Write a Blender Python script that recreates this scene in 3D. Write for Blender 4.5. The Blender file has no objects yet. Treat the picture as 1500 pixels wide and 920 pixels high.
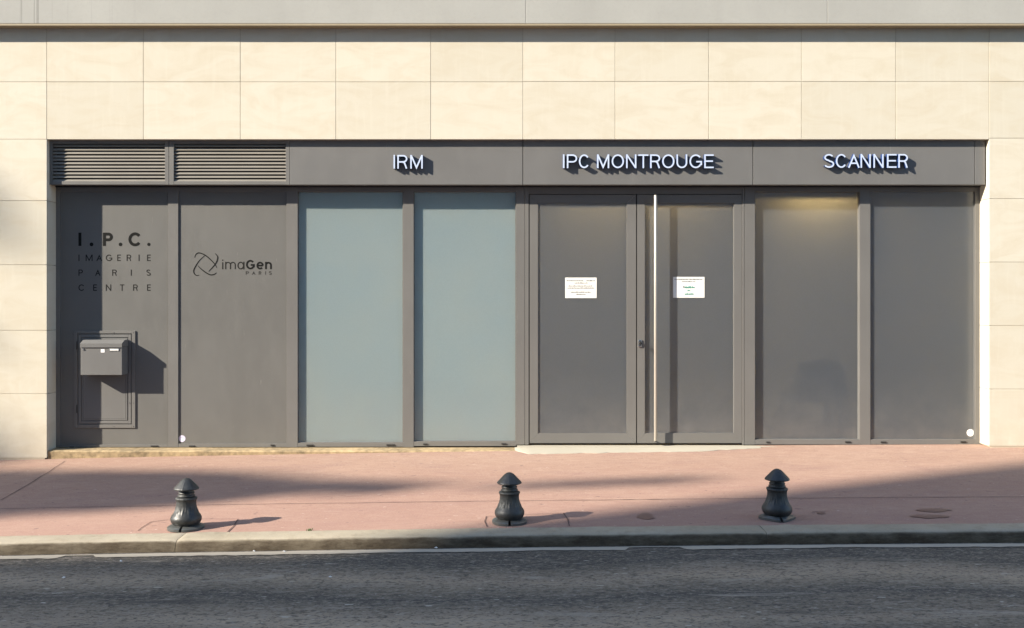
import bpy, bmesh, math, random
from mathutils import Vector, noise
R = math.radians
random.seed(7)
scene = bpy.context.scene
COL = scene.collection

# ------------------------------------------------------------------ camera
F, D, CZ, HR = 1413.0, 9.0, 1.40, 440.0          # focal length in photo pixels, camera distance, height, horizon row
cam_d = bpy.data.cameras.new('camera')
cam_d.sensor_width = 36.0
cam_d.lens = F / 1500.0 * 36.0
cam_d.shift_y = -(460.0 - HR) / 1500.0
cam_d.clip_end = 600
cam = bpy.data.objects.new('camera', cam_d)
cam.location = (0, -D, CZ)
cam.rotation_euler = (R(90), 0, 0)
COL.objects.link(cam)
scene.camera = cam

# ------------------------------------------------------------------ light
SD = Vector((2.3, 1.0, -1.3))                      # the way the sunlight travels
elev = math.atan2(1.3, math.hypot(2.3, 1.0))
world = bpy.data.worlds.new('World')
scene.world = world
world.use_nodes = True
wn = world.node_tree
sky = wn.nodes.new('ShaderNodeTexSky')
sky.sky_type = 'NISHITA'
sky.sun_disc = False
sky.sun_elevation = elev
sky.ozone_density = 2.6
sky.dust_density = 0.4
sky.sun_rotation = math.atan2(-2.3, -1.0)
bg = wn.nodes['Background']
bg.inputs['Strength'].default_value = 0.13
wn.links.new(sky.outputs['Color'], bg.inputs['Color'])
sun_d = bpy.data.lights.new('sun', 'SUN')
sun_d.energy = 4.4
sun_d.angle = R(0.7)
sun_d.color = (1.0, 0.905, 0.765)
sun = bpy.data.objects.new('sun', sun_d)
sun.rotation_euler = SD.to_track_quat('-Z', 'Y').to_euler()
sun.location = (-20, -10, 14)
COL.objects.link(sun)
vs = scene.view_settings
vs.view_transform = 'Standard'
vs.look = 'None'
vs.exposure = 1.54
vs.gamma = 1.0
vs.use_curve_mapping = False
scene.cycles.max_bounces = 10
scene.cycles.diffuse_bounces = 5
scene.cycles.glossy_bounces = 3
scene.cycles.transmission_bounces = 8
scene.cycles.use_denoising = True
scene.cycles.sample_clamp_indirect = 4.0

# ------------------------------------------------------------------ helpers
def X(px, y=0.0): return (px - 750.0) * (D + y) / F
def Z(py, y=0.0): return CZ - (py - HR) * (D + y) / F

class MB:
    """collects verts / faces; build() links them as one mesh object"""
    def __init__(s): s.v = []; s.f = []
    def add(s, vs_, fs):
        n = len(s.v); s.v += [tuple(p) for p in vs_]; s.f += [tuple(i + n for i in q) for q in fs]; return s
    def box(s, x0, x1, y0, y1, z0, z1, b=0.0):
        if x1 < x0: x0, x1 = x1, x0
        if z1 < z0: z0, z1 = z1, z0
        if b <= 0:
            v = [(x, y, z) for x in (x0, x1) for y in (y0, y1) for z in (z0, z1)]
            return s.add(v, [(0,1,3,2),(4,6,7,5),(0,4,5,1),(2,3,7,6),(0,2,6,4),(1,5,7,3)])
        bm = bmesh.new()
        bmesh.ops.create_cube(bm, size=1)
        for q in bm.verts:
            q.co = Vector((x0 + (q.co.x + .5) * (x1 - x0), y0 + (q.co.y + .5) * (y1 - y0), z0 + (q.co.z + .5) * (z1 - z0)))
        bmesh.ops.bevel(bm, geom=bm.edges[:], offset=b, segments=2, affect='EDGES', profile=.5)
        bm.verts.index_update()
        s.add([q.co[:] for q in bm.verts], [[q.index for q in f.verts] for f in bm.faces]); bm.free()
        return s
    def prism_y(s, pts, y0, y1):                    # polygon in x-z pushed from y0 (front) to y1
        n = len(pts)
        v = [(x, y0, z) for x, z in pts] + [(x, y1, z) for x, z in pts]
        return s.add(v, [tuple(range(n)), tuple(range(2*n-1, n-1, -1))] + [(i, i+n, (i+1) % n + n, (i+1) % n) for i in range(n)])
    def prism_x(s, pts, x0, x1):                    # polygon in y-z pushed along x
        n = len(pts)
        v = [(x0, y, z) for y, z in pts] + [(x1, y, z) for y, z in pts]
        return s.add(v, [tuple(range(n-1, -1, -1)), tuple(range(n, 2*n))] + [(i, (i+1) % n, (i+1) % n + n, i+n) for i in range(n)])
    def lathe(s, prof, cx=0, cy=0, cz=0, n=48, rf=None, squeeze=None):
        v = []
        for r, z in prof:
            for k in range(n):
                a = 2 * math.pi * k / n
                rr = r if rf is None else rf(r, z, a)
                v.append((cx + rr * math.cos(a), cy + rr * math.sin(a), cz + z))
        f = []
        for i in range(len(prof) - 1):
            for k in range(n):
                f.append((i*n+k, i*n+(k+1) % n, (i+1)*n+(k+1) % n, (i+1)*n+k))
        f.append(tuple(range(n-1, -1, -1))); m = (len(prof)-1)*n; f.append(tuple(range(m, m+n)))
        return s.add(v, f)
    def tube(s, pts, radii, n=10):
        v = []; P = [Vector(p) for p in pts]
        if not hasattr(radii, '__len__'): radii = [radii] * len(P)
        for i, p in enumerate(P):
            t = (P[min(i+1, len(P)-1)] - P[max(i-1, 0)]).normalized()
            up = Vector((0, 0, 1)) if abs(t.z) < .9 else Vector((0, 1, 0))
            a = t.cross(up).normalized(); b = t.cross(a)
            for k in range(n):
                w = 2 * math.pi * k / n
                v.append(tuple(p + (a * math.cos(w) + b * math.sin(w)) * radii[i]))
        f = [(i*n+k, i*n+(k+1) % n, (i+1)*n+(k+1) % n, (i+1)*n+k) for i in range(len(P)-1) for k in range(n)]
        f.append(tuple(range(n))); m = (len(P)-1)*n; f.append(tuple(range(m+n-1, m-1, -1)))
        return s.add(v, f)
    def build(s, name, mat, parent=None, smooth=False, bevel=0, loc=None, angle=40):
        me = bpy.data.meshes.new(name); me.from_pydata(s.v, [], s.f); me.update()
        bm = bmesh.new(); bm.from_mesh(me); bmesh.ops.recalc_face_normals(bm, faces=bm.faces[:]); bm.to_mesh(me); bm.free()
        me.materials.append(mat)
        if smooth:
            me.shade_smooth() if hasattr(me, 'shade_smooth') else None
            try: me.set_sharp_from_angle(angle=R(angle))
            except Exception: pass
        o = bpy.data.objects.new(name, me); COL.objects.link(o)
        if loc: o.location = loc
        if parent is not None: put(o, parent)
        return o

def put(o, parent):
    """parent o, keeping its mesh where it was built in world space"""
    o.parent = parent
    base = Vector((0, 0, 0)); p = parent
    while p is not None: base += Vector(p.location); p = p.parent
    if o.type == 'MESH' and not o.get('_local'):
        o.data.transform(__import__('mathutils').Matrix.Translation(-base))
    return o

def thing(name, label, cat, loc=(0, 0, 0), group=None):
    o = bpy.data.objects.new(name, None); o.empty_display_size = .1; COL.objects.link(o); o.location = loc
    return tag(o, label, cat, group)
def tag(o, label=None, cat=None, group=None, kind=None):
    if label: o['label'] = label
    if cat: o['category'] = cat
    if group: o['group'] = group
    if kind: o['kind'] = kind
    return o

# ------------------------------------------------------------------ materials
class NT:
    def __init__(s, name):
        s.m = bpy.data.materials.new(name); s.m.use_nodes = True; s.t = s.m.node_tree
        s.p = s.t.nodes['Principled BSDF']; s.out = s.t.nodes['Material Output']
        s.geo = s.t.nodes.new('ShaderNodeNewGeometry'); s.pos = s.geo.outputs['Position']
    def node(s, kind, **kw):
        n = s.t.nodes.new(kind)
        for k, v in kw.items(): setattr(n, k, v)
        return n
    def link(s, a, b): s.t.links.new(a, b)
    def setv(s, sock, v):
        if hasattr(v, 'is_output'): s.link(v, sock)
        elif isinstance(v, (tuple, list)) and len(v) == 3 and sock.type == 'RGBA': sock.default_value = (*v, 1)
        else: sock.default_value = v
    def mapping(s, scale, src=None, loc=(0, 0, 0)):
        n = s.node('ShaderNodeMapping'); s.link(src or s.pos, n.inputs['Vector'])
        n.inputs['Scale'].default_value = scale if hasattr(scale, '__len__') else (scale,)*3
        n.inputs['Location'].default_value = loc
        return n.outputs['Vector']
    def noise(s, scale=1.0, detail=4, rough=.55, vec=None, dist=0):
        n = s.node('ShaderNodeTexNoise'); s.link(vec if vec is not None else s.pos, n.inputs['Vector'])
        n.inputs['Scale'].default_value = scale; n.inputs['Detail'].default_value = detail
        n.inputs['Roughness'].default_value = rough; n.inputs['Distortion'].default_value = dist
        return n.outputs['Fac']
    def ramp(s, fac, a, b, c0=0.0, c1=1.0):
        n = s.node('ShaderNodeMapRange'); s.setv(n.inputs['Value'], fac)
        n.inputs['From Min'].default_value = a; n.inputs['From Max'].default_value = b
        n.inputs['To Min'].default_value = c0; n.inputs['To Max'].default_value = c1
        return n.outputs['Result']
    def math(s, op, a, b=0.0):
        n = s.node('ShaderNodeMath', operation=op); s.setv(n.inputs[0], a); s.setv(n.inputs[1], b); return n.outputs[0]
    def mix(s, fac, a, b, mode='MIX'):
        n = s.node('ShaderNodeMix', data_type='RGBA', blend_type=mode)
        s.setv(n.inputs[0], fac); s.setv(n.inputs[6], a); s.setv(n.inputs[7], b); return n.outputs[2]
    def xyz(s):
        n = s.node('ShaderNodeSeparateXYZ'); s.link(s.pos, n.inputs[0]); return n.outputs
    def bump(s, h, strength=.3, dist=.01):
        n = s.node('ShaderNodeBump'); s.setv(n.inputs['Height'], h)
        n.inputs['Strength'].default_value = strength; n.inputs['Distance'].default_value = dist
        s.link(n.outputs['Normal'], s.p.inputs['Normal']); return n.outputs['Normal']
    def done(s, color=None, rough=.5, metal=0.0, spec=None):
        if color is not None: s.setv(s.p.inputs['Base Color'], color)
        s.setv(s.p.inputs['Roughness'], rough); s.setv(s.p.inputs['Metallic'], metal)
        if spec is not None: s.p.inputs['Specular IOR Level'].default_value = spec
        return s.m

def plain(name, c, rough=.5, metal=0.0, var=.08, scale=30, bump=0.0, spec=None):
    n = NT(name)
    f = n.noise(scale, 4)
    g = n.noise(scale * .07, 3)
    lo = tuple(k * (1 - var) for k in c); hi = tuple(min(1, k * (1 + var)) for k in c)
    col = n.mix(n.ramp(n.math('ADD', n.math('MULTIPLY', f, .5), n.math('MULTIPLY', g, .5)), .35, .65), lo, hi)
    if bump: n.bump(f, bump, .003)
    return n.done(col, n.ramp(g, .3, .7, max(.02, rough - .07), min(1, rough + .07)), metal, spec)

def stone_mat():
    n = NT('pale limestone')
    isl = n.geo.outputs['Random Per Island']
    x, y, z = n.xyz()
    base = n.mix(isl, (.545, .505, .41), (.595, .55, .45))
    fine = n.noise(70, 5, .6)
    vein = n.noise(2.2, 6, .62, n.mapping((1.0, 1.0, 2.6)), 1.4)
    streak = n.noise(3.0, 5, .6, n.mapping((7.0, 1.0, .7)), .4)
    base = n.mix(n.ramp(vein, .42, .70, 0, .55), base, (.505, .44, .325))
    base = n.mix(n.ramp(streak, .52, .75, 0, .3), base, (.62, .585, .49))
    base = n.mix(n.ramp(fine, .55, .8, 0, .22), base, (.48, .43, .35))
    # splash dirt low on the pillars and water marks under the ledge
    dirt = n.math('MULTIPLY', n.ramp(z, .55, -.05), n.ramp(n.noise(5, 5, .65), .35, .7))
    base = n.mix(n.math('MULTIPLY', dirt, .35), base, (.33, .28, .21))
    sc = n.noise(26, 6, .7, n.mapping((1, 1, .5)), 2)
    base = n.mix(n.ramp(sc, .70, .74, 0, .35), base, (.40, .32, .22))
    n.bump(n.math('ADD', n.math('MULTIPLY', fine, .4), vein), .12, .004)
    return n.done(base, .75, 0, .25)

def metal_mat(name, c, streaks=True):
    n = NT(name)
    x, y, z = n.xyz()
    g = n.noise(1.3, 4, .6)
    fine = n.noise(420, 2, .5)
    mid = n.noise(9, 5, .65, n.mapping((1, 1, .35)))
    col = n.mix(n.ramp(g, .3, .7), tuple(k * .94 for k in c), tuple(k * 1.07 for k in c))
    col = n.mix(n.ramp(mid, .5, .75, 0, .22), col, tuple(k * 1.2 for k in c))
    scr = n.noise(60, 3, .5, n.mapping((1.0, 1.0, .06), None), 1.0)
    col = n.mix(n.ramp(scr, .735, .75, 0, .25), col, (.32, .30, .27))
    low_pale = n.math('MULTIPLY', n.ramp(z, .32, -.02), n.ramp(n.noise(14, 5, .65), .3, .75))  # dust low on the metal
    col = n.mix(n.math('MULTIPLY', low_pale, .15), col, (.20, .175, .14))
    n.bump(fine, .06, .001)
    return n.done(col, n.ramp(mid, .3, .7, .46, .62), 0, .35)

def frost(name, diff, trans, back, wd=.55, wt=.25, wr=.2, rough=.35, spec=.9):
    """satin glass: a matt film that scatters, lets light through, and stays see-through only as a blur"""
    n = NT(name)
    x, y, z = n.xyz()
    dn = n.noise(1.3, 5, .6)
    fine = n.noise(85, 4, .75)
    low_pale = n.math('MULTIPLY', n.ramp(z, .75, -.02), n.ramp(n.noise(7, 5, .65), .25, .8))  # paler towards the bottom of the pane
    speck = n.ramp(n.noise(90, 2, .5), .78, .80, 0, .35)
    dcol = n.mix(n.ramp(dn, .3, .7), tuple(k * q for k, q in zip(diff, (.86, .93, .99))), tuple(k * q for k, q in zip(diff, (1.06, 1.03, .98))))
    dcol = n.mix(n.ramp(fine, .38, .68, 0, .4), dcol, tuple(min(1, k * 1.45) for k in diff))
    dcol = n.mix(n.math('MULTIPLY', low_pale, .7), dcol, (.40, .39, .37))
    dcol = n.mix(speck, dcol, (.5, .48, .44))
    d = n.node('ShaderNodeBsdfDiffuse'); n.setv(d.inputs['Color'], dcol)
    t = n.node('ShaderNodeBsdfTranslucent'); n.setv(t.inputs['Color'], back)
    r = n.node('ShaderNodeBsdfRefraction'); n.setv(r.inputs['Color'], trans)
    r.inputs['IOR'].default_value = 1.35; r.inputs['Roughness'].default_value = rough
    g = n.node('ShaderNodeBsdfGlossy'); g.inputs['Roughness'].default_value = .2; n.setv(g.inputs['Color'], (1, 1, 1))
    m1 = n.node('ShaderNodeMixShader'); m1.inputs[0].default_value = wt / (wd + wt)
    n.link(d.outputs[0], m1.inputs[1]); n.link(t.outputs[0], m1.inputs[2])
    m2 = n.node('ShaderNodeMixShader'); m2.inputs[0].default_value = wr
    n.link(m1.outputs[0], m2.inputs[1]); n.link(r.outputs[0], m2.inputs[2])
    fr = n.node('ShaderNodeFresnel'); fr.inputs['IOR'].default_value = 1.6
    m3 = n.node('ShaderNodeMixShader'); n.link(n.math('MULTIPLY', fr.outputs[0], spec), m3.inputs[0])
    n.link(m2.outputs[0], m3.inputs[1]); n.link(g.outputs[0], m3.inputs[2])
    n.link(m3.outputs[0], n.out.inputs['Surface'])
    return n.m

def pavement_mat():
    n = NT('pink asphalt')
    grain = n.noise(110, 4, .75, n.mapping((.8, 1, 1)))
    mid = n.noise(18, 4, .55, n.mapping((.45, 1.2, 1)), .6)
    blot = n.noise(4.0, 5, .6, n.mapping((.4, 1, 1)), .5)
    big = n.noise(.9, 5, .6, n.mapping((.5, 1.2, 1)))
    col = n.mix(n.ramp(big, .3, .7), (.315, .202, .152), (.36, .242, .184))
    col = n.mix(n.ramp(mid, .50, .66, 0, .3), col, (.44, .325, .25))
    col = n.mix(n.ramp(mid, .48, .35, 0, .3), col, (.265, .165, .13))
    col = n.mix(n.ramp(blot, .52, .68, 0, .45), col, (.26, .165, .14))
    col = n.mix(n.ramp(grain, .54, .7, 0, .7), col, (.52, .39, .31))
    col = n.mix(n.ramp(grain, .45, .32, 0, .7), col, (.17, .10, .08))
    x, y, z = n.xyz()
    col = n.mix(n.math('MULTIPLY', n.ramp(n.math('ADD', y, n.ramp(big, .3, .7, -.5, .5)), -.3, -2.7), .5), col, (.305, .185, .155))
    gum = n.noise(17, 1, .5)
    col = n.mix(n.ramp(gum, .735, .75, 0, .5), col, (.15, .10, .09))
    fleck = n.noise(26, 2, .5, n.mapping((.6, 1.2, 1), None, (5, 1, 0)))
    col = n.mix(n.ramp(fleck, .735, .75, 0, .55), col, (.62, .52, .45))
    spots = n.noise(5.5, 4, .6, None, 1.5)
    col = n.mix(n.ramp(spots, .70, .76, 0, .35), col, (.20, .10, .08))
    scr = n.noise(9, 3, .5, n.mapping((.25, 3.2, 1)), 2.2)
    col = n.mix(n.ramp(scr, .715, .735, 0, .30), col, (.52, .40, .32))
    n.bump(n.math('ADD', grain, mid), .35, .006)
    return n.done(col, .85, 0, .2)

def asphalt_mat():
    n = NT('weathered asphalt')
    x, y, z = n.xyz()
    grain = n.noise(190, 3, .75)
    agg = n.noise(24, 4, .58, n.mapping((.8, 1.5, 1)), 1.2)
    agg2 = n.noise(60, 3, .6, n.mapping((.7, 1, 1)))
    streak = n.noise(14, 6, .7, n.mapping((.22, 1.5, 1)), .6)
    big = n.noise(.8, 5, .6, n.mapping((.35, 1.4, 1)))
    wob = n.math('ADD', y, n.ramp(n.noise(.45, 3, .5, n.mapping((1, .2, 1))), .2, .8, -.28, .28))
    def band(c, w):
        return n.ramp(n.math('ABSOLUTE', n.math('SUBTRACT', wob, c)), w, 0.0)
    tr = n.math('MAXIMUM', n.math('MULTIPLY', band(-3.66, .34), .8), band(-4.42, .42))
    sun_dapple = n.math('MULTIPLY', tr, n.ramp(big, .32, .62, .25, 1))  # dappled sun painted into the road colour as pale bands
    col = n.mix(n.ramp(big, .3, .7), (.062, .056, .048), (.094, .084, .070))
    col = n.mix(n.math('MULTIPLY', sun_dapple, 1.0), col, (.46, .36, .25))
    col = n.mix(n.ramp(streak, .56, .72, 0, .8), col, (.33, .285, .235))
    col = n.mix(n.ramp(agg, .54, .65, 0, .6), col, (.245, .21, .165))
    col = n.mix(n.ramp(agg, .47, .38, 0, .65), col, (.032, .030, .028))
    col = n.mix(n.ramp(agg2, .56, .68, 0, .6), col, (.30, .27, .23))
    col = n.mix(n.ramp(agg2, .44, .34, 0, .6), col, (.03, .029, .028))
    col = n.mix(n.ramp(grain, .60, .72, 0, .7), col, (.36, .33, .28))
    scuff = n.noise(3.2, 6, .7, n.mapping((.30, 1.9, 1), None, (3, 7, 0)), .8)
    col = n.mix(n.math('MULTIPLY', n.ramp(scuff, .60, .68), .55), col, (.36, .32, .26))
    oil = n.noise(2.1, 5, .6, n.mapping((.5, 1.3, 1), None, (11, 2, 0)), .6)
    col = n.mix(n.ramp(oil, .62, .70, 0, .6), col, (.038, .036, .035))
    chip = n.noise(30, 2, .5, n.mapping((.35, 1.3, 1)))
    col = n.mix(n.ramp(chip, .715, .73, 0, .8), col, (.52, .49, .42))
    n.bump(n.math('ADD', grain, n.math('MULTIPLY', agg, 1.5)), .6, .008)
    return n.done(col, .8, 0, .3)

def kerb_mat():
    n = NT('granite kerb')
    isl = n.geo.outputs['Random Per Island']
    x, y, z = n.xyz()
    nz = n.node('ShaderNodeSeparateXYZ'); n.link(n.geo.outputs['Normal'], nz.inputs[0])
    grain = n.noise(120, 4, .7)
    mid = n.noise(12, 6, .7)
    big = n.noise(1.6, 4, .6)
    col = n.mix(n.ramp(big, .3, .7), (.30, .26, .19), (.38, .335, .255))
    col = n.mix(n.math('MULTIPLY', isl, .35), col, (.28, .265, .235))
    col = n.mix(n.ramp(mid, .5, .75, 0, .5), col, (.19, .155, .105))
    col = n.mix(n.ramp(grain, .55, .75, 0, .35), col, (.42, .38, .31))
    col = n.mix(n.ramp(grain, .42, .28, 0, .4), col, (.12, .10, .08))
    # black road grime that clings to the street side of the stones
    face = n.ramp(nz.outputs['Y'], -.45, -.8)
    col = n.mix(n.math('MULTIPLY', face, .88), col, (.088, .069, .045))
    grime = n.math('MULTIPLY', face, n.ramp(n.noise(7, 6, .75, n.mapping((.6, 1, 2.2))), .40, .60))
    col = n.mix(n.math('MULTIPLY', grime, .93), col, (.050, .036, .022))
    n.bump(n.math('ADD', mid, n.math('MULTIPLY', grain, .5)), .5, .01)
    return n.done(col, .85, 0, .2)

def concrete_mat(name, c, stain=False):
    n = NT(name)
    x, y, z = n.xyz()
    big = n.noise(1.1, 5, .6); fine = n.noise(45, 5, .65)
    col = n.mix(n.ramp(big, .3, .7), tuple(k * .93 for k in c), tuple(k * 1.06 for k in c))
    col = n.mix(n.ramp(fine, .5, .8, 0, .25), col, tuple(k * .78 for k in c))
    if stain:
        st = n.noise(6.5, 3, .6, n.mapping((3.2, 1, .03)))
        mask = n.math('MULTIPLY', n.ramp(st, .60, .66), n.ramp(x, -3.4, -4.3))
        col = n.mix(n.math('MULTIPLY', mask, .55), col, tuple(k * .5 for k in c))
        st2 = n.noise(2.0, 3, .6, n.mapping((2.2, 1, .08)))
        col = n.mix(n.ramp(st2, .52, .75, 0, .18), col, tuple(k * .8 for k in c))
    n.bump(fine, .2, .004)
    return n.done(col, .8, 0, .2)

M = {}
M['stone'] = stone_mat()
M['grey'] = metal_mat('taupe grey coated metal', (.138, .134, .126))
M['grey2'] = metal_mat('taupe grey coated sheet', (.138, .136, .131))
M['seal_and_shade'] = plain('black rubber seal and shade strip', (.012, .012, .013), .6)  # rubber of the door seals; also colours the shade strip under the fascia
M['joint'] = plain('sandy mortar joint', (.44, .375, .285), .9)
M['ledge'] = concrete_mat('pale grey painted concrete', (.36, .355, .325), True)
M['lip'] = plain('tan drip edge', (.30, .245, .16), .7)
M['plinth'] = plain('ochre plinth stone', (.30, .225, .125), .85, 0, .55, 22, .6)
M['ramp'] = concrete_mat('pale cement ramp', (.39, .36, .29))
M['pavement'] = pavement_mat()
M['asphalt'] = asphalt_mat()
M['kerb'] = kerb_mat()
M['gutter'] = concrete_mat('weathered white line', (.36, .325, .265))
M['crack'] = plain('dark crack', (.10, .06, .05), .9)
M['stain'] = plain('dark oily stain', (.18, .095, .075), .4)
M['iron'] = plain('dark painted cast iron', (.025, .027, .027), .48, .0, .35, 60, .35, .5)
M['iron_worn'] = plain('rubbed cast iron', (.062, .066, .064), .36, .0, .25, 40, .25, .6)
M['frost_light'] = frost('pale frosted glass', (.40, .43, .405), (.75, .9, .9), (.70, .92, 1.0), .44, .56, .14, .35)
M['frost_dark'] = frost('grey frosted glass', (.138, .150, .164), (.74, .76, .80), (.62, .68, .78), .52, .42, .40, .17)
M['steel'] = plain('brushed stainless steel', (.40, .365, .315), .42, .3, .04, 60)
M['chrome'] = plain('small bright metal', (.62, .60, .57), .3, 1.0)
M['white'] = plain('white acrylic letter face', (.50, .58, .74), .4, 0, .02)
M['navy'] = plain('dark blue letter side', (.015, .040, .14), .45)
M['ink'] = plain('dark grey vinyl', (.005, .0055, .005), .6, spec=.15)
M['ink_soft'] = plain('faded grey vinyl', (.014, .0135, .0125), .6, spec=.15)
M['ink_pale'] = plain('pale grey vinyl', (.030, .028, .026), .6, spec=.15)
M['paper'] = plain('white paper', (.74, .73, .68), .6, 0, .02)
M['print'] = plain('grey print', (.07, .07, .07), .7)
M['green_print'] = plain('green print', (.03, .30, .22), .7)
M['sticker'] = plain('white sticker', (.84, .83, .82), .5, 0, .03)
M['sticker_lilac'] = plain('lilac and white sticker', (.60, .56, .70), .5, 0, .35, 90)
M['rubber'] = plain('dark plastic', (.020, .019, .018), .5)
M['sheet'] = metal_mat('flat grey sheet', (.122, .120, .112))
M['slat'] = metal_mat('taupe louvre blade', (.19, .175, .15))
M['void'] = plain('black duct', (.006, .006, .006), .9)
M['roomwall'] = plain('white interior wall', (.66, .68, .67), .8, 0, .02)
M['roomdim'] = plain('grey interior wall', (.58, .60, .62), .8, 0, .02)
M['roomfloor'] = plain('grey interior floor', (.42, .42, .42), .6)
M['chair'] = plain('black upholstery', (.012, .012, .014), .7)
M['bark'] = plain('grey bark', (.14, .11, .08), .9, 0, .25, 20, .5)
M['leaf'] = plain('green leaf', (.06, .10, .03), .6, 0, .3, 5)
M['cool_fill_wall'] = concrete_mat('pale blue grey fill render', (.44, .48, .53))  # both house walls tinted blue to bounce cool fill onto the facade
M['cool_fill_low_wall'] = concrete_mat('blue tinted pale grey fill render', (.44, .46, .48))
M['roofing'] = plain('grey zinc roof', (.20, .21, .22), .5, .3)
M['window_dark'] = plain('dark window glass', (.03, .035, .04), .08)
M['trim'] = plain('white window frame', (.70, .70, .68), .5)
M['earth'] = plain('bare ground', (.16, .14, .11), .95, 0, .2, 3)
M['weed'] = plain('weed green', (.07, .11, .03), .7)
M['litter'] = plain('pale litter', (.78, .76, .72), .7)

# ------------------------------------------------------------------ ground levels (the street climbs gently to the right)
def zx(x):
    def q(u): return -.008 + .0125 * u - .0011 * u * u
    if x < -5: x = max(x, -14); return q(-5) + (.0125 + .0022 * 5) * (x + 5)
    if x > 5: x = min(x, 14); return q(5) + (.0125 - .0022 * 5) * (x - 5)
    return q(x)
YK, YF = -2.80, -3.0                                # back and front edge of the kerb
def zg(x, y): return zx(x) + .02 * max(y, YK)
def zr(x, y): return zx(x) - .124 + .016 * (-3.0 - y if y > -6.2 else 3.2 - (-6.2 - y))
def sheet(xs, ys, zf, dz=0):
    m = MB(); nx, ny = len(xs), len(ys)
    m.v = [(x, y, zf(x, y) + dz) for x in xs for y in ys]
    m.f = [(i*ny+j, (i+1)*ny+j, (i+1)*ny+j+1, i*ny+j+1) for i in range(nx-1) for j in range(ny-1)]
    return m
def frange(a, b, n): return [a + (b - a) * i / n for i in range(n + 1)]
XS = [-80, -40, -20, -14] + frange(-12, 12, 96) + [14, 20, 40, 80]
tag(MB().add([(-200, -200, -.75), (200, -200, -.75), (200, 200, -.75), (-200, 200, -.75)], [(0, 1, 2, 3)]).build('ground', M['earth']), kind='structure')
pav = tag(sheet(XS, frange(.34, YK, 24), zg).build('pavement', M['pavement'], smooth=True), kind='structure')
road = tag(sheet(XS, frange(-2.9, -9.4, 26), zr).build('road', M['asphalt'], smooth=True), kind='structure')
far = tag(sheet(XS, [-9.4, -9.401, -12, -14.6], lambda x, y: zr(x, -9.4) + (.12 if y < -9.4005 else -.02)).build('pavement_opposite', M['pavement']), kind='structure')

# kerb: rough long stones
def kerb():
    m = MB()
    joints = [X(p, -3.0) for p in (-610, 257, 1124, 1990)]
    joints = [-60, -30, -12, -9.5] + [j for j in joints if -9 < j < 9] + [9.5, 12, 30, 60]
    prof = [(YK + .002, -.2), (YK + .002, .0), (YK - .02, .006), (YF + .05, .004), (YF + .022, .0), (YF + .006, -.012), (YF - .004, -.03), (YF - .012, -.055), (YF - .018, -.082), (YF - .018, -.2)]
    for a, b in zip(joints[:-1], joints[1:]):
        a += .0022; b -= .0022
        n = max(2, int((b - a) / .03)) if b - a < 4 else 4
        xs = frange(a, b, n); base = len(m.v); k = len(prof)
        for x in xs:
            e = min(x - a, b - x); round_ = .006 * max(0, 1 - e / .02)
            for j, (y, dz) in enumerate(prof):
                w = 0 if j in (0, 1, 9) else 1
                p = Vector((x * 5, y * 9, dz * 9))
                d = noise.noise(p * 1.3) * .008 * w + noise.noise(p * 4.0) * .005 * w
                m.v.append((x, y + d * (1.0 if j > 3 else .2), zx(x) + .02 * YK + dz + d * .5 - round_ * w))
        for i in range(n):
            for j in range(k - 1):
                m.f.append((base+i*k+j, base+i*k+j+1, base+(i+1)*k+j+1, base+(i+1)*k+j))
        m.f.append(tuple(base + j for j in range(k))); m.f.append(tuple(base + n*k + j for j in range(k-1, -1, -1)))
    return m.build('kerb', M['kerb'], smooth=True, angle=50)
tag(kerb(), kind='structure')
# pale painted line in the gutter, chipped at its edges
def gutter():
    m = MB(); a = None
    xs = frange(-12, 12, 700)
    for i, x in enumerate(xs):
        y0 = YF - .050 + noise.noise(Vector((x * 3, 1, 0))) * .008
        y1 = YF - .128 + noise.noise(Vector((x * 2.2, 5, 0))) * .02 + noise.noise(Vector((x * 14, 9, 0))) * .016
        if noise.noise(Vector((x * 1.7, 20, 0))) > .30: y1 = y0 - .02
        m.v += [(x, y0, zr(x, y0) + .004), (x, y1, zr(x, y1) + .004)]
        if i: n = len(m.v); m.f.append((n-4, n-3, n-1, n-2))
    return m.build('gutter_line', M['gutter'])
tag(gutter(), kind='structure')

# joints and cracks in the pavement (each a shallow dark strip lying in the surface)
def crack(pts, w=.006, name='pavement_crack', mat='crack', wob=.012):
    m = MB(); P = []
    for (x0, y0), (x1, y1) in zip(pts[:-1], pts[1:]):
        L = math.hypot(x1-x0, y1-y0); n = max(2, int(L / .05))
        for i in range(n): P.append((x0 + (x1-x0)*i/n, y0 + (y1-y0)*i/n))
    P.append(pts[-1])
    for i, (x, y) in enumerate(P):
        a = P[max(i-1, 0)]; b = P[min(i+1, len(P)-1)]
        t = Vector((b[0]-a[0], b[1]-a[1], 0)).normalized(); nn = Vector((-t.y, t.x, 0))
        o = noise.noise(Vector((x * 4, y * 4, 3))) * wob
        ww = w * (.55 + .9 * abs(noise.noise(Vector((x * 9, y * 9, 8)))))
        for s_ in (-1, 1):
            q = Vector((x, y, 0)) + nn * (o + s_ * ww)
            m.v.append((q.x, q.y, zg(q.x, q.y) + .0035))
        if i: n = len(m.v); m.f.append((n-4, n-3, n-1, n-2))
    o = m.build(name, M[mat]); put(o, pav); tag(o, kind='structure'); return o
def gp(px, py):
    """the point of the pavement seen at a pixel"""
    y = -1.5
    for _ in range(30):
        H = CZ - zg(X(px, y), y); y = F * H / (py - HR) - D
    return (X(px, y), y)
crack([(-8, -2.03), (-3, -2.02), (0, -2.04), (3, -2.05), (8, -2.03)], .0045, 'pavement_joint')
crack([gp(95, 676), gp(52, 704), gp(0, 733)], .0045)
crack([gp(203, 778), gp(222, 765), gp(262, 760)], .004)
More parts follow.
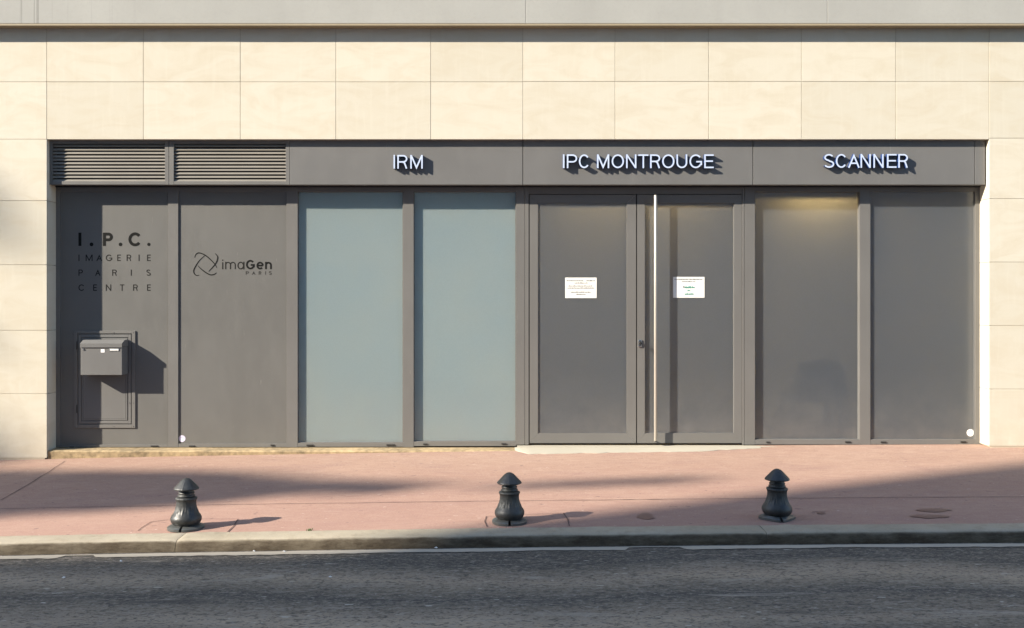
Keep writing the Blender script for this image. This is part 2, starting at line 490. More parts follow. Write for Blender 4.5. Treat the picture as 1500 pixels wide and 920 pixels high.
crack([gp(348, 761), gp(342, 771), gp(333, 780)], .006)
crack([gp(262, 760), gp(348, 761)], .002)
crack([gp(713, 757), gp(711, 764), gp(714, 772)], .0045)
crack([gp(826, 752), gp(832, 762), gp(834, 771)], .0055)
crack([gp(713, 757), gp(826, 752)], .0025)
crack([gp(1190, 750), gp(1215, 749)], .004)
def stain(px, py, rx, ry, seed):
    cx, cy = gp(px, py); m = MB(); n = 40
    for k in range(n):
        a = 2 * math.pi * k / n
        r = 1 + .45 * noise.noise(Vector((math.cos(a) * 1.6 + seed, math.sin(a) * 1.6, seed)))
        x = cx + rx * r * math.cos(a); y = cy + ry * r * math.sin(a)
        m.v.append((x, y, zg(x, y) + .004))
    m.v.append((cx, cy, zg(cx, cy) + .004)); m.f = [(k, (k+1) % n, n) for k in range(n)]
    o = m.build('pavement_stain', M['stain']); put(o, pav); tag(o, kind='structure')
stain(946, 757, .055, .075, 1); stain(1366, 748, .115, .045, 5); stain(1364, 757, .12, .05, 9); stain(1203, 752, .03, .03, 13)

# ------------------------------------------------------------------ the stone building
XL, XR, ZT = X(68.5), X(1449), Z(204)
bld = thing('building', 'pale limestone clad ground floor with grey concrete band above, around the grey shopfront', 'building', (0, .2, 0))
VJ = [-930, -790, -638, -496, -354, -213, -72, 69, 210, 352, 492, 631, 766, 901, 1038, 1174, 1312, 1447, 1584, 1721, 1858, 1995, 2132, 2270, 2400]
VJ = [X(p) for p in VJ]; VJ[7] = XL; VJ[17] = XR
RL = [-30, 120, 204, 294, 388, 484, 577, 672]; RR = [-30, 119.5, 202.5, 291, 384, 477, 570, 655]
def cladding():
    m = MB(); g = .0019
    for a, b in zip(VJ[:-1], VJ[1:]):
        left = b <= XL + .01; right = a >= XR - .01; rows = RR if (a + b) > 0 else RL
        for i in range(len(rows) - 1):
            z1, z0 = Z(rows[i]), Z(rows[i+1])
            if i >= 2 and not (left or right): continue
            edge = (i >= 2 and (abs(b - XL) < .01 or abs(a - XR) < .01)) or i == 1
            if i == 1 and not (left or right): z0 = ZT - g
            if i == len(rows) - 2: z0 = max(zg(a, 0), zg(b, 0)) + .012
            xa, xb = a + g, b - g
            if i >= 2 and abs(b - XL) < .01: xb = XL
            if i >= 2 and abs(a - XR) < .01: xa = XR
            dy = random.uniform(-.0008, .0008)
            m.box(xa, xb, dy, .30 if edge else .03, z0 + g, z1 - g, .0015)
    return m.build('stone_cladding', M['stone'], bld)
cladding()
bk = MB()
bk.box(-13, XL - .02, .0035, .299, -.5, 3.95); bk.box(XR + .02, 13, .0035, .299, -.5, 3.95)
bk.box(XL - .0195, XR + .0195, .0035, .299, ZT + .02, 3.95)
bk.build('backing_wall', M['joint'], bld)
lz = Z(37.5, -.1)
lg = MB().box(-13, X(770, -.1) - .0008, -.10, .3, lz + .02, 7.5, .003)
lg.box(X(770, -.1) + .0008, X(1212, -.1) - .0012, -.10, .3, lz + .02, 7.5, .003); lg.box(X(1212, -.1) + .0012, 13, -.10, .3, lz + .02, 7.5, .003)
lg.build('concrete_band', M['ledge'], bld)
MB().box(-13, 13, -.098, .29, lz, lz + .0195, .002).build('drip_edge', M['lip'], bld)
# plinth under the left half, crumbled along its front
pm = MB(); xs = frange(XL + .004, X(757, .01), 120)
for i, x in enumerate(xs):
    e = noise.noise(Vector((x * 6, 0, 2))) * .005 + noise.noise(Vector((x * 19, 4, 2))) * .003
    zb = zg(x, 0) - .05
    yy = .012 + e
    m_ = [(x, yy + .006, zb), (x, yy, -.016 + e), (x, yy + .012, -.004 + e * .6), (x, .30, .0)]
    pm.v += m_
    if i:
        n = len(pm.v) - 8
        pm.f += [(n+j, n+j+1, n+5+j, n+4+j) for j in range(3)]
pm.build('plinth', M['plinth'], bld, smooth=True, angle=30)
MB().box(X(757, .05) + .003, XR - .003, .10, .30, -.2, .0185).build('sill_strip', M['ramp'], bld)
# cement ramp at the doors, feathered out over the pavement
rm = MB(); xs = frange(X(754, -.05), X(1118, -.05), 110)
for i, x in enumerate(xs):
    u = i / 110.0
    ext = min(1, u * 18, (1 - u) * 4.0)
    yf = .03 - (.20 * ext) * (1.0 - .35 * u) + noise.noise(Vector((x * 7, 0, 5))) * .03 + noise.noise(Vector((x * 21, 3, 5))) * .012
    top = max(.014, zg(x, .1) + .006)
    rm.v += [(x, .102, top), (x, .5 * (.1 + yf), .45 * top + .55 * (zg(x, yf) + .004) + .004), (x, yf, zg(x, yf) + .003), (x, yf - .004, zg(x, yf) - .02)]
    if i:
        n = len(rm.v) - 8
        rm.f += [(n+j, n+4+j, n+5+j, n+j+1) for j in range(3)]
rm.build('cement_ramp', M['ramp'], bld, smooth=True)
# rooms behind the glass
rb = MB()
xw = X(765, .4)
rb.box(XL - .3, xw - .06, .95, 1.0, -.1, 3.2)
rb.build('room_wall', M['roomwall'], bld)
for q in ((xw + .06, XR + .3, 2.4, 2.45), (XR + .02, XR + .07, .31, 2.39), (xw - .05, xw + .05, .31, 2.39), (XL - .07, XL - .02, .31, .94)):
    MB().box(*q, -.1, 3.2).build('room_partition', M['roomdim'], bld)
MB().box(XL - .01, XR + .015, .31, 2.44, -.12, -.004).build('room_floor', M['roomfloor'], bld)
MB().box(XL - .01, XR + .015, .31, 2.44, 2.62, 2.7).build('room_ceiling', M['roomwall'], bld)

# ------------------------------------------------------------------ the shopfront
E, DF, DP = .05, .18, .191                # depths: fascia, frame, glass, sheet panels
shop = thing('shopfront', 'wide dark grey metal shopfront with louvres, frosted windows and glazed double door', 'shopfront', (0, .2, 0))
zh0, zh1 = Z(270.5, E), ZT + .015
# fascia sheets (three long ones and the narrow end strip)
for a, b in ((424.5, 765.5), (766.5, 1102.5), (1103.5, 1427.5), (1428.3, 1443)):
    MB().box(X(a, E), X(b, E), E, E + .10, zh0, zh1, .0015).build('fascia_panel', M['grey2'], shop)
MB().box(X(71.5, E), X(1443, E), E + .102, .30, zh0 + .004, zh1 - .001).build('fascia_box', M['grey'], shop)
def louvre(fa, fb, oa, ob):
    fr = MB(); y0 = E; z0, z1 = zh0, zh1; o0, o1 = Z(265.5, E), Z(210.5, E)
    fr.box(X(fa, E), X(oa, E), y0, y0 + .10, z0, z1, .001); fr.box(X(ob, E), X(fb, E), y0, y0 + .10, z0, z1, .001)
    fr.box(X(oa, E) + .0005, X(ob, E) - .0005, y0 + .001, y0 + .10, z0 + .001, o0, .001); fr.box(X(oa, E) + .0005, X(ob, E) - .0005, y0 + .001, y0 + .10, o1, z1 - .001, .001)
    o = fr.build('louvre', M['grey'], shop)
    bl = MB(); n = 11; p = (o1 - o0) / n
    for k in range(n):
        z = o0 + p * k
        s = (k * 37 % 7 - 3) * .0005
        bl.prism_x([(E + .008, z + p * .08 + s), (E + .011, z + p * .01 + s), (E + .028, z + p * .70 + s), (E + .024, z + p * .82 + s)], X(oa, E) + .001, X(ob, E) - .001)
    b = bl.build('blades', M['slat'], o)
    MB().box(X(oa, E), X(ob, E), E + .096, E + .0985, o0, o1).build('duct', M['void'], o)
louvre(72, 247, 76.5, 241.5); louvre(247.6, 424, 254.5, 418.5)
# posts, rails
zt, zb = Z(276, DF), Z(655.2, DF)
def post(a, b, name='post', z0=None, z1=None, y=DF):
    return MB().box(X(a, y), X(b, y), y, .29, zb if z0 is None else z0, zh0 + .003 if z1 is None else z1, .0012).build(name, M['grey'], shop)
for a, b in ((76.5, 88), (246, 261), (419.5, 436), (590.5, 606)): post(a, b)
for a, b in ((756, 768.5), (769, 774.5), (1087.5, 1090.5), (1091, 1106), (1259.5, 1275), (1428.5, 1437.5)): post(a, b, z0=Z(651.5, DF))
def rail(a, b, r0, r1, y=DF + .0015, name='rail'):
    MB().box(X(a, DF) + .0004, X(b, DF) - .0004, y, .285, Z(r0, DF), Z(r1, DF), .001).build(name, M['grey'], shop)
SP = [(88, 246, 655, 651.3), (261, 419.5, 655, 650), (436, 590.5, 654.6, 648.8), (606, 756, 653.6, 647), (1106, 1259.5, 651.2, 644), (1275, 1428.5, 651, 643.8)]
for a, b, r0, r1 in SP:
    rail(a, b, r0, r1); rail(a, b, 281, 268)
rail(774.5, 1087.5, 284, 268)
MB().box(X(77, DF), X(1437, DF), DF - .012, DF - .0005, Z(274.5, DF), zh0 + .003).build('fascia_shade', M['seal_and_shade'], shop)  # black strip standing in for the shade under the fascia
# sheet panels and panes
for a, b, r0, r1 in SP[:2]:
    MB().box(X(a, DP) + .001, X(b, DP) - .001, DP, .24, Z(r1, DP) - .002, Z(281, DP) + .002).build('sheet_panel', M['sheet'], shop)
for i, (a, b, r0, r1) in enumerate(SP[2:]):
    DG = (.214, .218, .219, .200)[i]
    w = MB().box(X(a, DG) - .003, X(b, DG) + .003, DG, DG + .010, Z(r1, DG) - .006, Z(281, DG) + .006)
    o = w.build('window_pane', M['frost_light'] if i < 2 else M['frost_dark'], shop)
    # thin glazing beads round the pane
    bd = MB(); yb0, yb1 = DF + .012, DG - .0005; t = .006
    xa, xb, za, zc = X(a, DF) + .001, X(b, DF) - .001, Z(r1, DF), Z(281, DF)
    bd.box(xb - t, xb, yb0, yb1, za, zc); bd.box(xa, xa + t * .4, yb0, yb1, za, zc)
    bd.box(xa + t, xb - t, yb0, yb1, za, za + t * .6)
    put_ = bd.build('glazing_bead', M['grey2'], o)
# weep-hole caps on the bottom rails
for px, py, w in ((105, 655, 3), (226, 653.5, 5), (281, 653.5, 4), (399, 652.2, 2.5), (454, 652.2, 5), (572, 651.8, 6), (623, 650.6, 3), (738, 650.2, 3.5), (1125, 647.8, 2.5), (1242, 647.5, 4), (1294, 647.6, 4), (1411, 647.3, 4)):
    MB().box(X(px - w, DF), X(px + w, DF), DF - .006, DF + .003, Z(py + .9, DF), Z(py - .9, DF), .0008).build('weep_cap', M['rubber'], shop)
# double door
def door(a, b, ga, gb, lab, dp):
    y = DF + .004; r0, r1, g0, g1 = 649, 285.2, 635, 297.5
    xa, xb, xg, xh = X(a, y), X(b, y), X(ga, y), X(gb, y); z0, z1, zg0, zg1 = Z(r0, y), Z(r1, y), Z(g0, y), Z(g1, y); e = .0006
    m = MB()
    m.prism_y([(xa, z0 + e), (xg, zg0 + e), (xg, zg1 - e), (xa, z1 - e)], y, y + .05)
    m.prism_y([(xb, z0 + e), (xb, z1 - e), (xh, zg1 - e), (xh, zg0 + e)], y, y + .05)
    m.prism_y([(xa + e, z0), (xb - e, z0), (xh - e, zg0), (xg + e, zg0)], y, y + .05)
    m.prism_y([(xa + e, z1), (xg + e, zg1), (xh - e, zg1), (xb - e, z1)], y, y + .05)
    o = m.build('door', M['grey'], shop); o['label'] = lab
    MB().box(xg - .004, xh + .004, y + dp, y + dp + .008, zg0 - .004, zg1 + .004).build('door_pane', M['frost_dark'], o)
    s = MB(); t = .0045
    s.box(xg, xg + t * .6, y + .003, y + dp - .0005, zg0, zg1); s.box(xh - t, xh, y + .003, y + dp - .0005, zg0, zg1); s.box(xg + t, xh - t, y + .003, y + dp - .0005, zg0, zg0 + t)
    s.build('glazing_bead', M['grey2'], o)
    return o
d1 = door(775.8, 931.7, 788, 918.5, 'left door leaf carrying the plain paper notice', .009)
d2 = door(933.2, 1086.8, 944.5, 1075.5, 'right door leaf with long steel pull bar', .021)
s = MB()
for a, b in ((774.6, 775.7), (931.8, 933.1), (1086.9, 1087.4)): s.box(X(a, DF + .03), X(b, DF + .03), DF + .03, DF + .08, Z(650, DF + .03), Z(284, DF + .03))
s.box(X(775, DF), X(1087, DF), DF + .02, DF + .08, Z(651, DF), Z(649.3, DF)); s.box(X(775, DF), X(1087, DF), DF + .02, DF + .08, Z(285, DF), Z(284.1, DF))
s.build('door_seal', M['seal_and_shade'], shop)
yb = DF - .055
xb_ = X(960.4, yb)
MB().tube([(xb_, yb, Z(646, yb)), (xb_, yb, Z(645, yb)), (xb_, yb, Z(287, yb)), (xb_, yb, Z(285.6, yb))], [.010, .0150, .0150, .010], 20).tube([(xb_, yb, Z(291, yb)), (xb_, DF + .004, Z(291, DF))], .008, 12).tube([(xb_, yb, Z(645, yb)), (xb_, DF + .004, Z(646, DF))], .006, 12).build('pull_bar', M['steel'], d2, smooth=True)
kx, kz = X(937.2, DF), Z(503, DF)
MB().box(kx - .017, kx + .017, DF - .008, DF + .0045, kz - .035, kz + .035, .004).build('lock_plate', M['chrome'], d2)
lk = MB(); lk.tube([(kx + .004, DF - .03, kz), (kx + .004, DF - .007, kz)], .0125, 16); lk.box(kx - .004, kx + .010, DF - .036, DF - .029, kz - .02, kz + .02, .002)
lk.build('lock_cylinder', M['rubber'], d2, smooth=True)

# service hatch in the first sheet panel
def ring(m, o, i, y0, y1):
    (a, b, c, d), (e, f, g, h) = o, i
    xa, xb, zc, zd = X(a, y0), X(b, y0), Z(c, y0), Z(d, y0); xe, xf, zg_, zh_ = X(e, y0), X(f, y0), Z(g, y0), Z(h, y0)
    m.box(xa, xe, y0, y1, zd, zc, .0008); m.box(xf, xb, y0, y1, zd, zc, .0008)
    m.box(xe + .0004, xf - .0004, y0 + .0003, y1, zg_, zc - .0003, .0008); m.box(xe + .0004, xf - .0004, y0 + .0003, y1, zd + .0003, zh_, .0008)
hm = MB()
ring(hm, (108.5, 198, 484.5, 627), (113.4, 193, 488.5, 622), DP - .010, DP + .002)
hat = hm.build('service_hatch', M['grey'], shop)
h2 = MB(); ring(h2, (115, 191.8, 490, 620.5), (118.6, 188, 494, 617), DP - .007, DP + .002); ring(h2, (120.2, 186.4, 495.6, 615.5), (122, 184.6, 497.4, 613.6), DP - .0045, DP + .002)
h2.build('hatch_frame', M['grey2'], hat)
MB().box(X(122.4, DP), X(184.2, DP), DP - .003, DP + .002, Z(613.2, DP), Z(497.8, DP)).build('hatch_door', M['grey2'], hat)
for pz in (506, 599):
    MB().tube([(X(113.2, DP), DP - .011, Z(pz - 6, DP)), (X(113.2, DP), DP - .011, Z(pz + 6, DP))], .0045, 10).build('hinge', M['rubber'], hat)
for px, py in ((110.5, 487), (139, 487), (167, 487), (195.5, 487), (195.5, 516), (195.5, 552), (195.5, 590), (195.5, 624.5), (167, 624.5), (139, 624.5), (110.5, 590), (110.5, 624.5), (189.8, 505), (189.8, 545), (189.8, 590)):
    xx, zz = X(px, DP), Z(py, DP)
    MB().tube([(xx, DP - .0135, zz), (xx, DP - .008, zz)], [.003, .0042], 10).build('rivet', M['grey2'], hat)

# ------------------------------------------------------------------ lettering
def ell(cx, cz, rx, rz, a0, a1, n=22):
    return [(cx + rx * math.cos(R(a0 + (a1 - a0) * k / n)), cz + rz * math.sin(R(a0 + (a1 - a0) * k / n))) for k in range(n + 1)]
def strokes(c, h, k):
    """centre lines of a plain sans letter in a unit box; h, k are half the stroke as a share of width and height"""
    r, t = 1 - h, 1 - k
    if c == 'I': return [[(.5, 0), (.5, 1)]]
    if c == 'E': return [[(h, 0), (h, 1)], [(h, t), (1, t)], [(h, .51), (.93, .51)], [(h, k), (1, k)]]
    if c == 'T': return [[(0, t), (1, t)], [(.5, 0), (.5, 1)]]
    if c == 'N': return [[(h, 0), (h, 1)], [(r, 0), (r, 1)], [(h * .9, 1 - k * .3), (1 - h * .9, k * .3)]]
    if c == 'M': return [[(h, 0), (h, 1)], [(r, 0), (r, 1)], [(h, 1 - k * .2), (.5, k * 1.5), (r, 1 - k * .2)]]
    if c == 'A': return [[(h * .8, 0), (.5, 1 - k * 2.2), (1 - h * .8, 0)], [(.2, .33), (.8, .33)]]
    if c in 'PR':
        b = .46 if c == 'P' else .49; rz = (t - b) / 2; x = .56
        o = [[(h, 0), (h, 1)], [(h, t), (x, t)] + ell(x, b + rz, r - x, rz, 90, -90, 14)[1:] + [(h, b)]]
        if c == 'R': o.append([(.56, b), (.72, b * .82), (1 - h * 1.1, 0)])
        return o
    if c == 'C': return [ell(.5, .5, .5 - h, .5 - k, 38, 322, 34)]
    if c == 'O': return [ell(.5, .5, .5 - h, .5 - k, 0, 360, 44)]
    if c == 'G': return [ell(.5, .5, .5 - h, .5 - k, 40, 335, 36), [(.54, .47), (1 - h, .47), (1 - h, .0 + .22)]]
    if c == 'U': return [[(h, 1), (h, .40)] + ell(.5, .40, .5 - h, .40 - k, 180, 360, 22)[1:] + [(r, 1)]]
    if c == 'S': return [ell(.49, .745, .42 - h * .6, .255 - k, 25, 262, 20) + ell(.51, .265, .49 - h, .265 - k, 82, -155, 22)]
    if c == 'i': return [[(.5, 0), (.5, .72)], [(.5, .86), (.5, 1)]]
    if c == 'n': return [[(h, 0), (h, 1)], [(h, .5)] + ell(.5, .55, .5 - h, .45 - k, 180, 0, 18) + [(r, 0)]]
    if c == 'm': return [[(h, 0), (h, 1)], [(h, .5)] + ell(.25 + h / 2, .6, .25 - h / 2, .4 - k, 180, 0, 14) + [(.5, 0)], [(.5, .5)] + ell(.75 - h / 2, .6, .25 - h / 2, .4 - k, 180, 0, 14) + [(r, 0)]]
    if c == 'a': return [ell(.47, .5, .47 - h, .5 - k, 0, 360, 30), [(r, 0), (r, 1)]]
    if c == 'e': return [ell(.5, .5, .5 - h, .5 - k, 0, 315, 30), [(h, .5), (r, .5)]]
def glyph(ch, x0, x1, z0, z1, yf, depth, mat, parent, sw, name='letter', side=None):
    """one letter in its box: solid strokes of width sw, face at yf, going back by depth"""
    W, H = x1 - x0, z1 - z0; m = MB(); faces = []
    sw = min(sw, W) if ch == 'I' else sw
    for q, line in enumerate(strokes(ch, sw / 2 / W, sw / 2 / H)):
        P = [Vector((x0 + u * W, z0 + v * H)) for u, v in line]; n = len(P)
        closed = (P[0] - P[-1]).length < 1e-6
        y0 = yf + .00012 * q; base = len(m.v)
        for i, p in enumerate(P):
            a = P[i] - P[i-1] if i else (P[-1] - P[-2] if closed else P[1] - P[0])
            b = P[i+1] - P[i] if i < n - 1 else (P[1] - P[0] if closed else P[-1] - P[-2])
            a = a.normalized(); b = b.normalized(); tn = (a + b).normalized(); nn = Vector((-tn.y, tn.x))
            w = sw / 2 / max(.35, nn.dot(Vector((-a.y, a.x))))
            for sgn, y in ((1, y0), (-1, y0), (-1, yf + depth), (1, yf + depth)):
                c_ = p + nn * w * sgn; m.v.append((c_.x, y, c_.y))
        for i in range(n - 1):
            b0 = base + 4 * i; b1 = b0 + 4
            for e in range(4): m.f.append((b0 + e, b0 + (e+1) % 4, b1 + (e+1) % 4, b1 + e)); faces.append(e == 0)
        if not closed:
            m.f.append((base, base+1, base+2, base+3)); m.f.append((base+4*n-1, base+4*n-2, base+4*n-3, base+4*n-4)); faces += [False, False]
    o = m.build(name, mat, parent)
    if side is not None:
        o.data.materials.append(side)
        for f, fr_ in zip(o.data.polygons, faces): f.material_index = 0 if fr_ else 1
    return o
def row(spec, top, bot, yf, depth, mat, parent, sw, side=None):
    for ch, a, b in spec: glyph(ch, X(a, yf), X(b, yf), Z(bot, yf), Z(top, yf), yf, depth, mat, parent, sw, 'letter', side)
LD = .042; LY = E - LD
def sign(label, spec, top, bot):
    cx = X((spec[0][1] + spec[-1][2]) / 2, LY)
    t = thing('sign', label, 'sign', (cx, E, Z(bot, LY)), 'raised white signs on the grey fascia')
    row(spec, top, bot, LY, LD - .0005, M['white'], t, .0136, M['navy'])
sign('raised white letters reading IRM on the grey fascia', [('I', 576.2, 578.8), ('R', 582, 596.7), ('M', 601, 619.2)], 227, 247)
sign('raised white letters reading IPC MONTROUGE above the double door', [('I', 824.6, 826.9), ('P', 830.4, 845.5), ('C', 848, 863.5), ('M', 874.6, 892.4), ('O', 896, 914), ('N', 917.2, 932.2), ('T', 935, 949.8), ('R', 952.4, 967.1), ('O', 970, 988), ('U', 991, 1006.7), ('G', 1010, 1028.4), ('E', 1031.7, 1045.4)], 226.2, 246.3)
sign('raised white letters reading SCANNER on the right of the fascia', [('S', 1206.9, 1222), ('C', 1224.5, 1240.5), ('A', 1242.5, 1259.3), ('N', 1260.6, 1275.6), ('N', 1279.5, 1294.4), ('E', 1299.4, 1313.3), ('R', 1316, 1330)], 225.6, 245.8)
VY = DP - .0012
t = thing('lettering', 'dark I.P.C. IMAGERIE PARIS CENTRE lettering on grey panel above the letterbox', 'lettering', (X(168, VY), VY, Z(426, VY)))
row([('I', 114.9, 119.2), ('P', 150.8, 165.2)], 340.8, 360.2, VY, .001, M['ink'], t, .0275)
row([('C', 188.1, 207.6)], 340.4, 360.8, VY, .001, M['ink'], t, .0275)
for a, b in ((131.3, 136.8), (173.8, 179.1), (215.6, 220.4)):
    cx = X((a + b) / 2, VY); zz = Z(358.0, VY); rr = (X(b, VY) - X(a, VY)) / 2
    MB().tube([(cx, VY, zz), (cx, VY + .001, zz)], rr, 20).build('dot', M['ink'], t)
row([('I', 115, 116.3), ('M', 125.5, 135.5), ('A', 141.2, 149.6), ('G', 155, 164.2), ('E', 171.7, 176.9), ('R', 185.5, 192), ('I', 203, 204.3), ('E', 215.4, 220.8)], 373, 382.4, VY, .001, M['ink_soft'], t, .0082)
row([('P', 115, 121.3), ('A', 139.5, 147), ('R', 164.3, 170.9), ('I', 191.6, 192.9), ('S', 214.2, 220.8)], 394.9, 403.9, VY, .001, M['ink_soft'], t, .0082)
row([('C', 115, 123.9), ('E', 136.5, 141.8), ('N', 155, 162.8), ('T', 175.7, 181.9), ('R', 195, 201.6), ('E', 215.4, 220.8)], 416.7, 426, VY, .001, M['ink_soft'], t, .0082)
t = thing('lettering', 'dark imaGen PARIS logo with four crossing arcs on the plain grey panel', 'lettering', (X(341, VY), VY, Z(403, VY)))
def zo(u, v): return (275 + u / 11.11, 360 + v / 11.11)
def lets(spec, mat, off):
    for ch, u0, u1, v0, v1 in spec:
        a, b = zo(u0, v0), zo(u1, v1)
        glyph(ch, X(a[0], VY), X(b[0], VY), Z(b[1], VY), Z(a[1], VY), VY, .001, mat, t, off)
lets([('i', 555, 582, 225, 381), ('m', 608, 782, 262, 381), ('a', 808, 922, 260, 385)], M['ink_soft'], .0105)
lets([('G', 948, 1090, 230, 384), ('e', 1118, 1235, 260, 385), ('n', 1258, 1368, 262, 381)], M['ink'], .0165)
lets([('P', 945, 995, 415, 470), ('A', 1045, 1100, 415, 470), ('R', 1155, 1195, 415, 470), ('I', 1260, 1272, 415, 470), ('S', 1320, 1368, 415, 470)], M['ink_pale'], .0055)
def arc(pts, k):
    m = MB(); P = [Vector((X(zo(u, v)[0], VY), 0, Z(zo(u, v)[1], VY))) for u, v in pts]
    Q = []
    for i in range(len(P) - 1):                     # Catmull-Rom through the points
        p0, p1, p2, p3 = P[max(i-1, 0)], P[i], P[i+1], P[min(i+2, len(P)-1)]
        for j in range(8):
            s_ = j / 8
            Q.append(.5 * ((2*p1) + (p2-p0)*s_ + (2*p0-5*p1+4*p2-p3)*s_*s_ + (3*p1-p0-3*p2+p3)*s_**3))
    Q.append(P[-1]); n = len(Q)
    for i, q in enumerate(Q):
        tt = (Q[min(i+1, n-1)] - Q[max(i-1, 0)]).normalized(); nn = Vector((-tt.z, 0, tt.x))
        w = .0050 * (.25 + .75 * math.sin(math.pi * (i + .5) / n) ** .7)
        y0, y1 = VY - .0002 * k, VY + .001
        for s_, y in ((-1, y0), (1, y0), (1, y1), (-1, y1)): r_ = q + nn * w * s_; m.v.append((r_.x, y, r_.z))
        if i:
            b = 4 * (i - 1)
            m.f += [(b+j, b+(j+1) % 4, b+4+(j+1) % 4, b+4+j) for j in range(4)]
    m.build('logo_arc', M['ink'], t)
arc([(115, 195), (120, 163), (145, 130), (190, 117), (280, 152), (370, 225), (440, 300), (475, 362)], 1)
arc([(278, 158), (190, 240), (130, 330), (98, 400), (105, 450), (140, 482), (185, 478)], 2)
arc([(165, 325), (220, 380), (300, 440), (370, 473), (430, 465), (468, 437)], 3)
arc([(445, 125), (480, 165), (487, 200), (470, 260), (430, 320), (340, 418)], 4)

# ------------------------------------------------------------------ letterbox
p_ = .141; y0 = DP - .010 - p_; y1 = DP - .0105
bx0, bx1 = X(117.9, y0), X(178.6, y0); bz0, bzl = Z(549.5, y0), Z(508.6, y0); bzt = Z(499.0, y0 + .02)
mb = thing('letterbox', 'grey metal letterbox with hinged flap mounted on the service hatch', 'letterbox', ((bx0 + bx1) / 2, y1, bz0))
MB().box(bx0, bx1, y0 + .003, y1, bz0, bzl, .003).build('body', M['grey2'], mb)
lid = MB()
zf_ = Z(503.2, y0)
lid.prism_x([(y0 - .006, bzl - .002), (y0 - .006, zf_), (y0 + .058, bzt + .004), (y1 - .001, bzt + .006), (y1 - .001, bzl + .002), (y0 + .004, bzl + .002)], bx0 - .002, bx1 + .002)
lid.build('flap', M['grey2'], mb)
lx, lz_ = X(121.8, y0), Z(511.6, y0)
MB().tube([(lx, y0 - .004, lz_ - .001), (lx, y0 + .004, lz_ - .001)], [.0085, .0095], 18).build('lock', M['chrome'], mb, smooth=True)
MB().box(X(147.6, y0), X(153, y0), y0 + .0015, y0 + .0032, Z(516.4, y0), Z(511.6, y0)).build('label_sticker', M['sticker'], mb)
MB().box(X(159.5, y0), X(174.9, y0), y0 - .0005, y0 + .0032, Z(514.2, y0), Z(510.4, y0), .0005).build('name_plate', M['chrome'], mb)
MB().box(X(161, y0), X(173.5, y0), y0 - .0012, y0 - .0004, Z(513.6, y0), Z(511.0, y0)).build('name_card', M['paper'], mb)

# ------------------------------------------------------------------ paper notices and stickers
def notice(label, a, b, c, d, dp, lines):
    y = DF + .004 + dp - .0003; yp = y - .0006
    tt = thing('notice', label, 'notice', (X((a+b)/2, yp), y, Z(d, yp)), 'paper notices on the double door')
    pm_ = MB(); n = 12
    for i in range(n + 1):
        for j in (0, 1):
            px = a + (b - a) * i / n; py = c if j == 0 else d
            pm_.v.append((X(px, yp), yp - .0012 - .0014 * abs(math.sin(i * .9 + j)), Z(py, yp)))
    k = len(pm_.v)
    pm_.v += [(v[0], yp, v[2]) for v in pm_.v[:k]]
    pm_.f = [(2*i, 2*i+1, 2*i+3, 2*i+2) for i in range(n)] + [(k+2*i, k+2*i+2, k+2*i+3, k+2*i+1) for i in range(n)]
    pm_.f += [(2*i, 2*i+2, k+2*i+2, k+2*i) for i in range(n)] + [(2*i+1, k+2*i+1, k+2*i+3, 2*i+3) for i in range(n)] + [(0, k, k+1, 1), (2*n, 2*n+1, k+2*n+1, k+2*n)]
    pm_.build('sheet', M['paper'], tt)
    for (py, u0, u1, h, mt) in lines:               # the print is too small to read: short irregular strokes in word lengths
        m = MB(); u = u0
        while u < u1 - .2:
            wl = min(random.uniform(1.6, 5.5), u1 - u); v = u
            while v < u + wl:
                hh = h * random.choice((.55, .6, .65, 1.0)); w = random.uniform(.30, .50)
                m.box(X(v, yp), X(v + w, yp), yp - .0036, yp - .0030, Z(py + .5 * h, yp), Z(py + .5 * h - hh, yp))
                if random.random() < .5: m.box(X(v + w, yp) + .0001, X(v + w + .28, yp), yp - .0036, yp - .0030, Z(py + .5*h, yp), Z(py + .5*h - .25*hh, yp))
                v += w + .28
            u += wl + .8
        m.build('text_line', M[mt], tt)
notice('white paper notice with several grey printed lines on left door leaf', 827.8, 874, 406.6, 436.7, .009, [(411, 830, 855, 1.3, 'print'), (411, 859, 871, 1.5, 'print'), (414.4, 841.5, 861, 1.3, 'print'), (418.8, 832.5, 867, 1.2, 'print'), (421.8, 831, 870, 1.3, 'print'), (427.8, 836, 865.5, 1.3, 'print'), (431, 844, 858, 1.2, 'print')])
notice('white paper notice with large green words on right door leaf', 986, 1032, 405.6, 436.2, .021, [(409, 988, 1029.5, 1.4, 'print'), (412.2, 999, 1018, 1.3, 'print'), (420, 1000.5, 1002, 2.6, 'print'), (420.5, 1003, 1017.5, 3.0, 'green_print'), (425.2, 1007, 1011, 2.2, 'green_print'), (430.2, 1003, 1015.5, 3.0, 'green_print')])
def disc(label, px, py, r, y, mat):
    m = MB(); n = 28
    cx, cz = X(px, y), Z(py, y)
    m.tube([(cx, y - .0012, cz), (cx, y - .0001, cz)], r, n)
    tag(m.build('sticker', mat), label, 'sticker')
disc('torn lilac and white round sticker at the foot of the imaGen panel', 266.8, 642.5, .032, DP, M['sticker_lilac'])
disc('plain white round sticker in bottom corner of the rightmost window', 1421.3, 634, .034, .200, M['sticker'])

